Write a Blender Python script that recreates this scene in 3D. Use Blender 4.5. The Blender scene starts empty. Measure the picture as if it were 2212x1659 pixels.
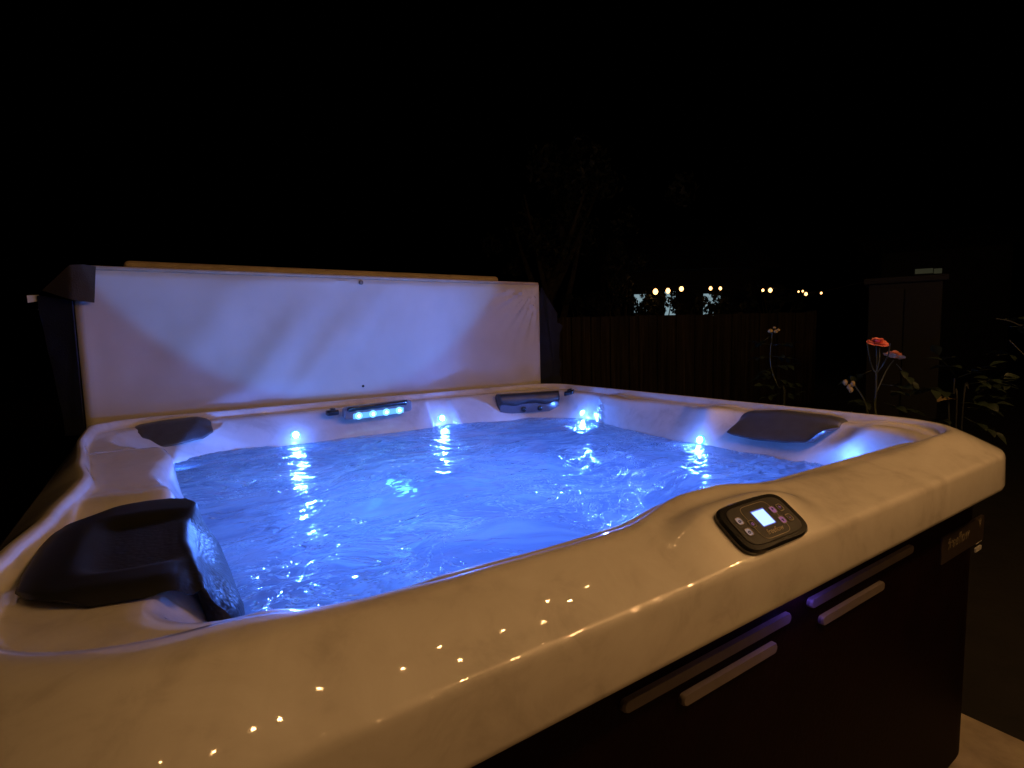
import bpy, bmesh, math, random
import numpy as np
from mathutils import Vector, noise, Matrix
random.seed(7)
C = bpy.context.scene
COL = C.collection
PI = math.pi
Z0 = 0.87                      # height of the rim's outer crease above the paving

# ------------------------------------------------------------------ camera
F, PITCH, ROLL, CH = 1172.5, math.radians(5.32), math.radians(-1.40), 0.3306
YAW = math.radians(33.2725)
CAM = Vector((-0.86242, -1.49956, Z0 + CH))
R_ = Vector((math.cos(YAW), -math.sin(YAW), 0))
FW = Vector((math.sin(YAW), math.cos(YAW), 0))
UPV = Vector((0, 0, 1))
fwd = (FW*math.cos(PITCH) - UPV*math.sin(PITCH)).normalized()
dn0 = -(FW*math.sin(PITCH) + UPV*math.cos(PITCH))
right = R_*math.cos(ROLL) - dn0*math.sin(ROLL)
down = R_*math.sin(ROLL) + dn0*math.cos(ROLL)
cam = bpy.data.cameras.new('camera'); camo = bpy.data.objects.new('camera', cam); COL.objects.link(camo)
m = Matrix((right, -down, -fwd)).transposed().to_4x4(); m.translation = CAM
camo.matrix_world = m
cam.sensor_width = 36; cam.sensor_fit = 'HORIZONTAL'; cam.lens = F/2212*36
cam.clip_start = 0.02; cam.clip_end = 500
C.camera = camo

def ray(px, py):
    """a direction of sight from where the photographer stood (pixels of a 2212 x 1659 print)"""
    return (fwd + right*((px-1106)/F) + down*((py-829.5)/F)).normalized()
def at(px, py, D):
    d = ray(px, py); h = math.hypot(d.x, d.y)
    return CAM + d*(D/h)
def at_t(px, py, t):
    d = ray(px, py); return CAM + d*((t-CAM.y)/d.y)
def at_s(px, py, s):
    d = ray(px, py); return CAM + d*((s-CAM.x)/d.x)

# ------------------------------------------------------------------ materials
def new_mat(name):
    mt = bpy.data.materials.new(name); mt.use_nodes = True
    nt = mt.node_tree; b = nt.nodes['Principled BSDF']
    return mt, nt, b
def N(nt, t, **kw):
    n = nt.nodes.new(t)
    for k, v in kw.items():
        if k.startswith('i_'):
            key = k[2:]; n.inputs[int(key) if key.isdigit() else key.replace('_', ' ')].default_value = v
        else: setattr(n, k, v)
    return n
def L(nt, a, b): nt.links.new(a, b)
def ramp(nt, src, stops):
    r = nt.nodes.new('ShaderNodeValToRGB'); e = r.color_ramp.elements
    while len(e) < len(stops): e.new(0.5)
    for el, (p, c) in zip(e, stops): el.position = p; el.color = (*c, 1) if len(c) == 3 else c
    L(nt, src, r.inputs[0]); return r
def simple(name, col, rough=.5, var=.15, scale=12, bump=0., bscale=60, metal=0., coat=0., spec=.5):
    mt, nt, b = new_mat(name)
    tc = N(nt, 'ShaderNodeTexCoord')
    nz = N(nt, 'ShaderNodeTexNoise', i_Scale=scale, i_Detail=5.0, i_Roughness=.6); L(nt, tc.outputs['Object'], nz.inputs['Vector'])
    lo = tuple(max(0, c*(1-var)) for c in col); hi = tuple(min(1, c*(1+var)) for c in col)
    r = ramp(nt, nz.outputs['Fac'], [(.3, lo), (.7, hi)]); L(nt, r.outputs[0], b.inputs['Base Color'])
    b.inputs['Roughness'].default_value = rough; b.inputs['Metallic'].default_value = metal
    b.inputs['Coat Weight'].default_value = coat; b.inputs['Specular IOR Level'].default_value = spec
    if bump:
        n2 = N(nt, 'ShaderNodeTexNoise', i_Scale=bscale, i_Detail=4.0); L(nt, tc.outputs['Object'], n2.inputs['Vector'])
        bp = N(nt, 'ShaderNodeBump', i_Strength=bump, i_Distance=.004); L(nt, n2.outputs['Fac'], bp.inputs['Height']); L(nt, bp.outputs[0], b.inputs['Normal'])
    return mt
def emis(name, col, strength, base=(.02,.02,.02)):
    mt, nt, b = new_mat(name)
    b.inputs['Base Color'].default_value = (*base, 1)
    b.inputs['Emission Color'].default_value = (*col, 1); b.inputs['Emission Strength'].default_value = strength
    return mt

def acrylic():
    mt, nt, b = new_mat('pearl_acrylic')
    tc = N(nt, 'ShaderNodeTexCoord')
    w = N(nt, 'ShaderNodeTexNoise', i_Scale=3.0, i_Detail=4.0, i_Distortion=2.6); L(nt, tc.outputs['Object'], w.inputs['Vector'])
    w2 = N(nt, 'ShaderNodeTexNoise', i_Scale=14.0, i_Detail=6.0, i_Distortion=.8, i_Roughness=.65); L(nt, tc.outputs['Object'], w2.inputs['Vector'])
    mx = N(nt, 'ShaderNodeMath', operation='MULTIPLY_ADD', i_1=.45, i_2=0.0)
    L(nt, w2.outputs['Fac'], mx.inputs[0]); ad = N(nt, 'ShaderNodeMath', operation='MULTIPLY_ADD', i_1=.55); L(nt, w.outputs['Fac'], ad.inputs[0]); L(nt, mx.outputs[0], ad.inputs[2])
    r = ramp(nt, ad.outputs[0], [(.36, (.57, .53, .485)), (.47, (.69, .65, .60)), (.66, (.77, .735, .69))])
    L(nt, r.outputs[0], b.inputs['Base Color'])
    b.inputs['Roughness'].default_value = .35; b.inputs['Coat Weight'].default_value = 1.0; b.inputs['Coat Roughness'].default_value = .032
    n2 = N(nt, 'ShaderNodeTexNoise', i_Scale=38.0, i_Detail=3.0); L(nt, tc.outputs['Object'], n2.inputs['Vector'])
    bp = N(nt, 'ShaderNodeBump', i_Strength=.025, i_Distance=.002); L(nt, n2.outputs['Fac'], bp.inputs['Height']); L(nt, bp.outputs[0], b.inputs['Coat Normal'])
    return mt
M = {}
M['acrylic'] = acrylic()
M['rubber'] = simple('charcoal_rubber', (.045, .045, .048), .38, .25, 30, .25, 240, spec=.5)
M['lit_rubber'] = simple('lit_grey_rubber', (.085, .085, .09), .36, .15, 30, .2, 240)  # lighter copy of the rubber, raised in place of blue light on it
M['black'] = simple('gloss_black_plastic', (.012, .012, .012), .18, .2, 20, coat=.5)
M['matte_black'] = simple('matte_black_plastic', (.012, .011, .0105), .45, .2, 20, spec=.3)
M['cabinet'] = simple('espresso_cabinet', (.0065, .0012, .0014), .6, .3, 9, .2, 90, spec=.06)
M['strip'] = simple('grey_trim', (.15, .125, .105), .45, .12, 15)
M['gold'] = simple('brass_print', (.30, .24, .15), .4, .1, 40)
M['plate_print'] = simple('plate_print', (.13, .105, .065), .4, .1, 40)
M['badge'] = simple('badge_metal', (.03, .022, .018), .35, .2, 30)
M['white_print'] = simple('pale_sticker', (.42, .42, .40), .5, .1, 30)
M['purple'] = emis('lilac_backlit_key', (.50, .20, .85), .16, (.25, .12, .33))
M['keygrey'] = emis('pale_backlit_key', (.45, .50, .85), .14, (.35, .36, .42))
M['clear'] = simple('blue_grey_plastic', (.20, .22, .26), .2, .1, 20, coat=.4)
M['navy'] = simple('navy_vinyl', (.012, .016, .034), .6, .3, 14, .4, 160)
M['brown_vinyl'] = simple('brown_vinyl', (.035, .029, .022), .7, .2, 14, .4, 200)
M['tan_vinyl'] = simple('tan_vinyl', (.42, .33, .24), .6, .15, 14, .3, 200)
M['tag'] = simple('care_tag', (.75, .76, .66), .7, .05, 40)
M['leaf'] = simple('rose_leaf', (.012, .021, .009), .45, .35, 20)
M['dim_stem'] = simple('unlit_stem', (.007, .009, .005), .7, .3, 30)  # copy of the stem colour, darkened in place of the gloom there
M['leaf_dry'] = simple('dry_bud', (.30, .22, .08), .6, .25, 30)
M['stem'] = simple('rose_stem', (.024, .032, .014), .5, .3, 30)
M['petal'] = simple('red_petal', (.78, .20, .17), .5, .35, 40)
M['petal2'] = simple('peach_petal', (.86, .46, .22), .5, .3, 40)
M['bark'] = simple('bark', (.06, .048, .03), .9, .5, 14, .8, 30)
M['crown'] = simple('dark_foliage', (.022, .026, .015), .6, .5, 4)
M['house_wall'] = simple('dark_siding', (.02, .02, .02), .8, .2, 4)
M['roof'] = simple('dark_roof', (.03, .03, .03), .9, .2, 6)
M['wire'] = simple('black_wire', (.01, .01, .01), .5, .1, 10)
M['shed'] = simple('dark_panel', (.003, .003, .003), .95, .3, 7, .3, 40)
M['concrete'] = simple('warm_paving', (.36, .30, .22), .85, .25, 9, .5, 120)
M['soil'] = simple('garden_soil', (.012, .010, .008), .95, .4, 6, .8, 40)

def wood():
    mt, nt, b = new_mat('weathered_boards')
    tc = N(nt, 'ShaderNodeTexCoord')
    mp = N(nt, 'ShaderNodeMapping'); mp.inputs['Scale'].default_value = (14, 14, .5); L(nt, tc.outputs['Object'], mp.inputs['Vector'])
    nz = N(nt, 'ShaderNodeTexNoise', i_Scale=1.6, i_Detail=6.0, i_Roughness=.65); L(nt, mp.outputs[0], nz.inputs['Vector'])
    r = ramp(nt, nz.outputs['Fac'], [(.35, (.02, .014, .009)), (.55, (.06, .044, .028)), (.7, (.13, .10, .07))])
    L(nt, r.outputs[0], b.inputs['Base Color']); b.inputs['Roughness'].default_value = .85
    return mt
M['wood'] = wood()

def fabric():
    mt, nt, b = new_mat('pale_cover_liner')
    tc = N(nt, 'ShaderNodeTexCoord')
    nz = N(nt, 'ShaderNodeTexNoise', i_Scale=4.0, i_Detail=5.0); L(nt, tc.outputs['Object'], nz.inputs['Vector'])
    r = ramp(nt, nz.outputs['Fac'], [(.3, (.54, .51, .47)), (.7, (.62, .59, .55))]); L(nt, r.outputs[0], b.inputs['Base Color'])
    b.inputs['Roughness'].default_value = .85; b.inputs['Sheen Weight'].default_value = .15
    wv = N(nt, 'ShaderNodeTexWave', i_Scale=190.0, i_Distortion=.6, bands_direction='X'); L(nt, tc.outputs['Object'], wv.inputs['Vector'])
    wz = N(nt, 'ShaderNodeTexWave', i_Scale=190.0, i_Distortion=.6, bands_direction='Z'); L(nt, tc.outputs['Object'], wz.inputs['Vector'])
    ad = N(nt, 'ShaderNodeMath', operation='ADD'); L(nt, wv.outputs['Fac'], ad.inputs[0]); L(nt, wz.outputs['Fac'], ad.inputs[1])
    bp = N(nt, 'ShaderNodeBump', i_Strength=.12, i_Distance=.001); L(nt, ad.outputs[0], bp.inputs['Height']); L(nt, bp.outputs[0], b.inputs['Normal'])
    return mt
M['fabric'] = fabric()

# ------------------------------------------------------------------ object helpers
def mk(name, verts, faces, mat, parent=None, smooth=True, auto=None):
    me = bpy.data.meshes.new(name); me.from_pydata([tuple(v) for v in verts], [], faces); me.validate()
    if smooth:
        me.polygons.foreach_set('use_smooth', [True]*len(me.polygons))
    if auto is not None: me.set_sharp_from_angle(angle=math.radians(auto))
    me.materials.append(M[mat] if isinstance(mat, str) else mat)
    me.update()
    o = bpy.data.objects.new(name, me); COL.objects.link(o)
    if parent: o.parent = parent
    return o
def from_bm(name, bm, mat, parent=None, smooth=True, auto=40):
    bmesh.ops.recalc_face_normals(bm, faces=bm.faces)
    me = bpy.data.meshes.new(name); bm.to_mesh(me); bm.free()
    if smooth:
        me.polygons.foreach_set('use_smooth', [True]*len(me.polygons)); me.set_sharp_from_angle(angle=math.radians(auto))
    me.materials.append(M[mat] if isinstance(mat, str) else mat)
    o = bpy.data.objects.new(name, me); COL.objects.link(o)
    if parent: o.parent = parent
    return o
def empty(name, label, cat, loc=(0, 0, 0), group=None):
    o = bpy.data.objects.new(name, None); COL.objects.link(o); o.location = loc; o.empty_display_size = .1
    tag(o, label, cat, group); return o
def tag(o, label=None, cat=None, group=None, kind=None):
    if label: o['label'] = label
    if cat: o['category'] = cat
    if group: o['group'] = group
    if kind: o['kind'] = kind
    return o
def adopt(root):
    """the thing's Empty sits at its base: shift children built in scene coordinates"""
    inv = Matrix.Translation(-Vector(root.location))
    for ch in root.children:
        if ch.type == 'MESH': ch.data.transform(inv)
        else: ch.location = Vector(ch.location) - Vector(root.location)
        for g in ch.children:
            if g.type == 'MESH': g.data.transform(inv)
            else: g.location = Vector(g.location) - Vector(root.location)
def box_bm(bm, c, e, axes=((1, 0, 0), (0, 1, 0), (0, 0, 1)), bevel=0., seg=2):
    ax = [Vector(a).normalized() for a in axes]; c = Vector(c)
    r = bmesh.ops.create_cube(bm, size=2.0)
    for v in r['verts']:
        co = v.co.copy(); v.co = c + ax[0]*(co.x*e[0]) + ax[1]*(co.y*e[1]) + ax[2]*(co.z*e[2])
    if bevel:
        ed = list({x for v in r['verts'] for x in v.link_edges})
        bmesh.ops.bevel(bm, geom=ed, offset=bevel, segments=seg, affect='EDGES', profile=.5)
def box(name, c, e, mat, parent=None, axes=((1, 0, 0), (0, 1, 0), (0, 0, 1)), bevel=.003, seg=2):
    bm = bmesh.new(); box_bm(bm, c, e, axes, bevel, seg); return from_bm(name, bm, mat, parent)
def tube_data(pts, rads, n=8, cap=True, base=0):
    pts = [Vector(p) for p in pts]; V, Fc = [], []
    if not hasattr(rads, '__len__'): rads = [rads]*len(pts)
    prev = None
    for i, p in enumerate(pts):
        d = (pts[min(i+1, len(pts)-1)] - pts[max(i-1, 0)]).normalized()
        u = prev if prev is not None else (Vector((0, 0, 1)) if abs(d.z) < .9 else Vector((1, 0, 0)))
        u = (u - d*u.dot(d)).normalized(); prev = u; w = d.cross(u)
        for k in range(n):
            a = 2*PI*k/n; V.append(p + (u*math.cos(a) + w*math.sin(a))*rads[i])
    for i in range(len(pts)-1):
        for k in range(n):
            a, b = i*n+k, i*n+(k+1) % n
            Fc.append((base+a, base+b, base+b+n, base+a+n))
    if cap:
        Fc.append(tuple(base+k for k in range(n))[::-1]); Fc.append(tuple(base+(len(pts)-1)*n+k for k in range(n)))
    return V, Fc
def tube(name, pts, rads, mat, parent=None, n=8):
    V, Fc = tube_data(pts, rads, n); return mk(name, V, Fc, mat, parent, auto=60)
def grid_faces(nu, nv, off=0, wrap=False):
    out = []
    for i in range(nu-1):
        for j in range(nv if wrap else nv-1):
            a = off+i*nv+j; b = off+i*nv+(j+1) % nv
            out.append((a, b, b+nv, a+nv))
    return out
def sphere(name, c, r, mat, parent=None, sub=2, sc=(1, 1, 1)):
    bm = bmesh.new(); bmesh.ops.create_icosphere(bm, subdivisions=sub, radius=r)
    for v in bm.verts: v.co = Vector((v.co.x*sc[0], v.co.y*sc[1], v.co.z*sc[2])) + Vector(c)
    return from_bm(name, bm, mat, parent, auto=80)
def disc(name, c, nrm, r, th, mat, parent=None, n=28, dome=.35):
    """a round lens or knob, domed on its front"""
    nrm = Vector(nrm).normalized(); q = nrm.to_track_quat('Z', 'Y'); V, Fc = [], []
    prof = [(1, 0), (1, th*.6), (.93, th*.9), (.75, th*(1+dome*.5)), (.4, th*(1+dome*.9))]
    for rr_, z in prof:
        for k in range(n):
            a = 2*PI*k/n; V.append(Vector(c) + q @ Vector((rr_*r*math.cos(a), rr_*r*math.sin(a), z)))
    Fc = grid_faces(len(prof), n, 0, True); V.append(Vector(c) + q @ Vector((0, 0, th*(1+dome))))
    t = len(V)-1; o = (len(prof)-1)*n
    for k in range(n): Fc.append((o+k, o+(k+1) % n, t))
    return mk(name, V, Fc, mat, parent)
def rrect(w, h, r, n=8):
    pts = []
    for cx, cy, a0 in ((w-r, h-r, 0), (-w+r, h-r, 90), (-w+r, -h+r, 180), (w-r, -h+r, 270)):
        for k in range(n+1):
            a = math.radians(a0+90*k/n); pts.append((cx+r*math.cos(a), cy+r*math.sin(a)))
    return pts
def plate(name, O, e1, e2, pts, h0, h1, mat, parent=None, inset=0.):
    """a flat plate with the outline pts in the plane (e1,e2) at O, from height h0 to h1 along the normal"""
    O, e1, e2 = Vector(O), Vector(e1).normalized(), Vector(e2).normalized(); n = e1.cross(e2)
    k = len(pts); V = []
    cx = sum(p[0] for p in pts)/k; cy = sum(p[1] for p in pts)/k
    for hh, ins in ((h0, 0), (h1-inset, 0), (h1, inset)):
        for x, y in pts:
            d = math.hypot(x-cx, y-cy) or 1; f = 1-ins/d
            V.append(O + e1*(cx+(x-cx)*f) + e2*(cy+(y-cy)*f) + n*hh)
    Fc = grid_faces(3, k, 0, True) + [tuple(range(2*k, 3*k)), tuple(range(k))[::-1]]
    return mk(name, V, Fc, mat, parent, auto=35)
def ring_plate(name, O, e1, e2, pts, width, h0, h1, mat, parent=None):
    O, e1, e2 = Vector(O), Vector(e1).normalized(), Vector(e2).normalized(); n = e1.cross(e2); k = len(pts); V = []
    for hh, ins in ((h0, 0), (h1, 0), (h1, width), (h0, width)):
        for x, y in pts:
            d = math.hypot(x, y) or 1; f = 1-ins/d; V.append(O + e1*x*f + e2*y*f + n*hh)
    return mk(name, V, grid_faces(4, k, 0, True), mat, parent, smooth=False)
def lettering(name, txt, O, e1, e2, size, h, mat, parent, shear=.25, extr=.0004):
    cu = bpy.data.curves.new(name, 'FONT'); cu.body = txt; cu.size = size; cu.shear = shear; cu.extrude = extr
    cu.align_x = 'CENTER'; cu.align_y = 'CENTER'
    tmp = bpy.data.objects.new('tmp', cu); COL.objects.link(tmp)
    dg = bpy.context.evaluated_depsgraph_get(); dg.update()
    me = bpy.data.meshes.new_from_object(tmp.evaluated_get(dg)); bpy.data.objects.remove(tmp); bpy.data.curves.remove(cu)
    e1, e2 = Vector(e1).normalized(), Vector(e2).normalized(); n = e1.cross(e2); O = Vector(O) + n*h
    for v in me.vertices: v.co = O + e1*v.co.x + e2*v.co.y + n*v.co.z
    me.materials.clear(); me.materials.append(M[mat]); me.name = name
    o = bpy.data.objects.new(name, me); COL.objects.link(o); o.parent = parent; return o

def interp(keys, x):
    if x <= keys[0][0]: return keys[0][1]
    for (x0, y0), (x1, y1) in zip(keys, keys[1:]):
        if x <= x1:
            f = (x-x0)/(x1-x0); f = f*f*(3-2*f)*.6 + f*.4
            return y0+(y1-y0)*f
    return keys[-1][1]
def sstep(a, b, x):
    f = min(1, max(0, (x-a)/(b-a))); return f*f*(3-2*f)

# ------------------------------------------------------------------ hot tub
tub = empty('hot_tub', 'square white acrylic hot tub with dark brown cabinet, glowing blue inside', 'hot tub')
A_, B_ = 1.105, 1.066
AR = 0.135                                # straight parts stop this far plus radius from the corner
KEY = {                                    # inward offsets of the moulded lines, per side and place along the side
 'dr': {'F': [(-.85, .118), (-.4, .115), (-.29, .118), (-.12, .156), (-.03, .156), (.13, .118), (.85, .105)],
        'R': [(-.8, .055), (.8, .05)], 'K': [(-.8, .04), (.8, .05)],
        'L': [(-.8, .035), (-.56, .028), (-.48, .040), (-.3, .066), (0, .088), (.2, .062), (.6, .03), (.8, .03)]},
 'ds': {'F': [(-.85, .245), (-.78, .215), (-.68, .175), (-.58, .152), (-.4, .148), (-.30, .15), (-.14, .185), (-.02, .185), (.13, .15), (.85, .14)],
        'R': [(-.8, .088), (.8, .08)], 'K': [(-.8, .068), (.8, .078)],
        'L': [(-.8, .07), (-.56, .060), (-.48, .072), (-.3, .099), (0, .121), (.2, .096), (.6, .06), (.8, .06)]},
 'de': {'F': [(-.85, .27), (-.8, .248), (-.7, .205), (-.6, .178), (-.4, .168), (-.30, .17), (-.14, .205), (-.02, .205), (.13, .17), (.85, .165)],
        'R': [(-.85, .19), (-.76, .20), (-.68, .135), (-.45, .12), (-.27, .13), (-.17, .195), (-.09, .17), (.0, .128), (.16, .135), (.35, .178), (.452, .185), (.475, .12), (.6, .10), (.8, .12)],
        'K': [(-.8, .105), (-.6, .11), (0, .115), (.235, .122), (.25, .105), (.35, .105), (.365, .125), (.6, .125), (.8, .14)],
        'L': [(-.8, .222), (-.77, .222), (-.72, .228), (-.66, .246), (-.5, .250), (-.25, .248), (-.1, .25), (.085, .224), (.2, .236), (.33, .262), (.42, .25), (.52, .19), (.62, .135), (.72, .11), (.8, .108)]},
 'dw': {'F': [(-.85, .28), (-.6, .21), (-.3, .2), (-.14, .235), (-.02, .235), (.13, .2), (.85, .2)],
        'R': [(-.85, .22), (-.74, .215), (-.62, .26), (-.28, .26), (-.05, .26), (.3, .21), (.45, .195), (.48, .16), (.8, .17)],
        'K': [(-.8, .2), (-.4, .215), (0, .2), (.235, .212), (.25, .188), (.35, .188), (.365, .222), (.5, .235), (.8, .25)],
        'L': [(-.8, .305), (-.68, .315), (-.5, .312), (0, .31), (.2, .292), (.35, .282), (.5, .28), (.8, .27)]},
 'zd': {'F': [(-.85, .008), (-.75, .012), (-.58, .034), (.7, .034), (.85, .02)], 'R': [(-.85, .016), (-.79, .030), (-.70, .016), (-.3, .014), (-.17, .028), (-.07, .014), (.3, .014), (.42, .024), (.5, .012), (.8, .014)], 'K': [(-.8, .012), (.8, .014)], 'L': [(-.8, .007), (-.70, .001), (-.24, .001), (-.13, .020), (-.03, .010), (.3, .010), (.42, .018), (.52, .008), (.8, .012)]},
 'zr': {'F': [(-.85, .048), (-.6, .043), (-.3, .039), (-.13, .051), (-.05, .051), (.1, .039), (.35, .032), (.6, .036), (.85, .046)], 'R': [(-.8, .044), (.8, .042)], 'K': [(-.8, .042), (.8, .042)], 'L': [(-.8, .040), (.8, .042)]},
}
ENDS = {'F': (-.85, .85), 'R': (-.8, .8), 'K': (-.8, .8), 'L': (-.8, .8)}
def kv(k, side, x): return KEY[k][side][0][1] if False else interp(KEY[k][side], x)
SAMP = []
for side, n, a, b, cn in (('F', 300, -1, 1, 'C'), ('R', 200, -1, 1, 'B'), ('K', 180, 1, -1, 'A'), ('L', 220, 1, -1, 'D')):
    for i in range(n): SAMP.append((side, a+(b-a)*i/n))
    for i in range(36): SAMP.append((cn, i/36))
CORN = {'C': ('F', 1, 'R', -1, -90), 'B': ('R', 1, 'K', 1, 0), 'A': ('K', -1, 'L', 1, 90), 'D': ('L', -1, 'F', -1, 180)}
def endval(fn, side, sg): return fn(side, ENDS[side][1 if sg > 0 else 0])
def make_ring(dfn, rad, zfn):
    """dfn(side,coord)->inward offset, rad -> corner radii, zfn(side,coord)->height"""
    out = []
    ext = {s: {sg: endval(dfn, s, sg) for sg in (-1, 1)} for s in 'FRKL'}
    for k, f in SAMP:
        if k in 'FRKL':
            # extents at both ends of this side come from the neighbouring sides
            if k == 'F': lo, hi = -(A_-ext['L'][-1])+rad['D'], (A_-ext['R'][-1])-rad['C']
            if k == 'K': lo, hi = -(A_-ext['L'][1])+rad['A'], (A_-ext['R'][1])-rad['B']
            if k == 'R': lo, hi = -(B_-ext['F'][1])+rad['C'], (B_-ext['K'][1])-rad['B']
            if k == 'L': lo, hi = -(B_-ext['F'][-1])+rad['D'], (B_-ext['K'][-1])-rad['A']
            c = lo+(hi-lo)*(f+1)/2
            cc = c
            e0, e1 = ENDS[k]
            # the side's own offset eases to its end value so that it meets the corner arc
            d = dfn(k, max(e0, min(e1, cc))); z = zfn(k, max(e0, min(e1, cc)))
            if k in 'FK':
                dl = endval(dfn, k, -1); dh = endval(dfn, k, 1)
            else: dl = endval(dfn, k, -1); dh = endval(dfn, k, 1)
            tl = sstep(.10, 0, c-lo); th_ = sstep(.10, 0, hi-c)
            d = d*(1-tl)+dl*tl; d = d*(1-th_)+dh*th_
            zl, zh = endval(zfn, k, -1), endval(zfn, k, 1)
            z = z*(1-tl)+zl*tl; z = z*(1-th_)+zh*th_
            if k == 'F': p = (c, -B_+d)
            if k == 'K': p = (c, B_-d)
            if k == 'R': p = (A_-d, c)
            if k == 'L': p = (-A_+d, c)
        else:
            s0, g0, s1, g1, a0 = CORN[k]; r = rad[k]
            z0, z1 = endval(zfn, s0, g0), endval(zfn, s1, g1); w = sstep(0, 1, f); z = z0+(z1-z0)*w
            a = math.radians(a0+90*f)
            if k == 'C': cx, cy = A_-ext['R'][-1]-r, -(B_-ext['F'][1])+r
            if k == 'B': cx, cy = A_-ext['R'][1]-r, B_-ext['K'][1]-r
            if k == 'A': cx, cy = -(A_-ext['L'][1])+r, B_-ext['K'][-1]-r
            if k == 'D': cx, cy = -(A_-ext['L'][-1])+r, -(B_-ext['F'][-1])+r
            p = (cx+r*math.cos(a), cy+r*math.sin(a))
        out.append((p[0], p[1], z))
    return out
def rads(**k): return k
RO = rads(C=.25, B=.22, A=.19, D=.24)
def lerp_r(a, b, f): return {k: a[k]*(1-f)+b[k]*f for k in a}
RR_ = rads(C=.21, B=.19, A=.16, D=.22)
RS = rads(C=.18, B=.17, A=.14, D=.20)
RE = rads(C=.15, B=.15, A=.13, D=.10)
RW = rads(C=.25, B=.25, A=.25, D=.16)
K_ = lambda key: (lambda s, c: kv(key, s, c))
RINGS = []
def add(dfn, rad, zfn): RINGS.append(make_ring(dfn, rad, zfn))
cst = lambda v: (lambda s, c: v)
add(cst(.075), lerp_r(RO, RO, 0), cst(-.082)); add(cst(.02), RO, cst(-.089)); add(cst(.006), RO, cst(-.090)); add(cst(.001), RO, cst(-.086)); add(cst(0.0), RO, cst(-.078))
add(cst(0.001), RO, cst(-.045)); add(cst(.002), RO, cst(-.011)); add(cst(.0035), RO, cst(-.0045)); add(cst(.0065), RO, cst(.0006)); add(cst(.011), RO, cst(.0032))
NS = 16
def slope_z(x):                      # rises fast, then flattens into the ridge
    return 1-(1-x)**1.18
for i in range(1, NS+1):
    x = i/NS
    add((lambda x: lambda s, c: .011+(kv('dr', s, c)-.011)*x)(x), lerp_r(RO, RR_, x), (lambda x: lambda s, c: .0032+(kv('zr', s, c)-.0032)*slope_z(x))(x))
for f, zf in ((.2, .995), (.38, .96), (.5, .86), (.62, .52), (.74, .18), (.86, .04), (1., .0)):
    add((lambda f: lambda s, c: kv('dr', s, c)*(1-f)+kv('ds', s, c)*f)(f), lerp_r(RR_, RS, f), (lambda zf: lambda s, c: kv('zr', s, c)*zf+kv('zd', s, c)*(1-zf))(zf))
for f in (.15, .35, .6, .85):
    add((lambda f: lambda s, c: kv('ds', s, c)*(1-f)+max(kv('de', s, c)-.022, kv('ds', s, c)+.004)*f)(f), lerp_r(RS, RE, f), lambda s, c: kv('zd', s, c))
for dd, dz in ((-.016, -.0008), (-.008, -.0035), (-.002, -.008), (.003, -.015)):
    add((lambda dd: lambda s, c: kv('de', s, c)+dd)(dd), RE, (lambda dz: lambda s, c: kv('zd', s, c)+dz)(dz))
for f in (.25, .5, .75, 1.0):
    add((lambda f: lambda s, c: (kv('de', s, c)+.003)*(1-f)+max(kv('dw', s, c), kv('de', s, c)+.02)*f)(f), lerp_r(RE, RW, f), (lambda f: lambda s, c: (kv('zd', s, c)-.015)*(1-f)-.12*f)(f))
for d2, z2 in ((.02, -.25), (.06, -.43), (.12, -.46)):
    add((lambda d2: lambda s, c: max(kv('dw', s, c), kv('de', s, c)+.02)+d2)(d2), RW, cst(z2))
add(cst(.52), rads(C=.22, B=.22, A=.22, D=.22), cst(-.47)); add(cst(.56), rads(C=.2, B=.2, A=.2, D=.2), cst(-.72)); add(cst(.7), rads(C=.15, B=.15, A=.15, D=.15), cst(-.75))
# the moulded pad that carries the control panel
PC = Vector((-.094, -1.024)); PK = .72
def pad_z(t): return .0265+PK*(t-PC.y)
nS = len(SAMP); V = []
for ri, ring in enumerate(RINGS):
    for x, y, z in ring:
        if 8 <= ri <= 30 and y < -.85:
            u = abs(x-PC.x)/.135; 
            w = sstep(1.45, .80, (u**3+(abs(y-PC.y)/.062)**3)**(1/3))
            if w > 0: z = z*(1-w) + min(pad_z(y), .050+.25*max(0, pad_z(y)-.050))*w
        V.append((x, y, z+Z0))
Fc = grid_faces(len(RINGS), nS, 0, True)
V.append((0, 0, Z0-.75)); last = (len(RINGS)-1)*nS
for k in range(nS): Fc.append((last+k, last+(k+1) % nS, len(V)-1))
shell = mk('shell', V, Fc, 'acrylic', tub)

# cabinet under the rim
def rr_loop(a, b, r, z, n=10):
    return [Vector((x, y, z)) for x, y in rrect(a, b, r, n)]
ca, cb = A_-.066, B_-.066
loops = [rr_loop(ca, cb, .16, z) for z in (.0, .02, Z0-.075)]
loops[0] = rr_loop(ca-.01, cb-.01, .16, 0)
V = [p for lp in loops for p in lp]; nl = len(loops[0])
cab = mk('cabinet', V, grid_faces(3, nl, 0, True), 'cabinet', tub, auto=30)
# thin seams between cabinet panels, and the pale bars under the lip
def strip(s0, s1, z, hh=.0085):
    pts = rrect((s1-s0)/2, hh, hh*.95, 6)
    return plate('trim_strip', ((s0+s1)/2, -cb, Z0+z), (1, 0, 0), (0, 0, 1), pts, -.004, .009, 'strip', tub, .003)
strip(-.375, .029, -.171); strip(.092, .523, -.169); strip(-.256, -.012, -.211); strip(.133, .386, -.215)
accent = box('accent_light', (.06, -cb-.012, Z0-.100), (.010, .008, .006), 'black', tub, bevel=.002)
al = bpy.data.lights.new('accent_lamp', 'POINT'); al.energy = .22; al.color = (.16, .10, 1.0); al.shadow_soft_size = .006
alo = bpy.data.objects.new('accent_lamp', al); COL.objects.link(alo); alo.location = (.06, -cb-.034, Z0-.125); alo.parent = tub
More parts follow.
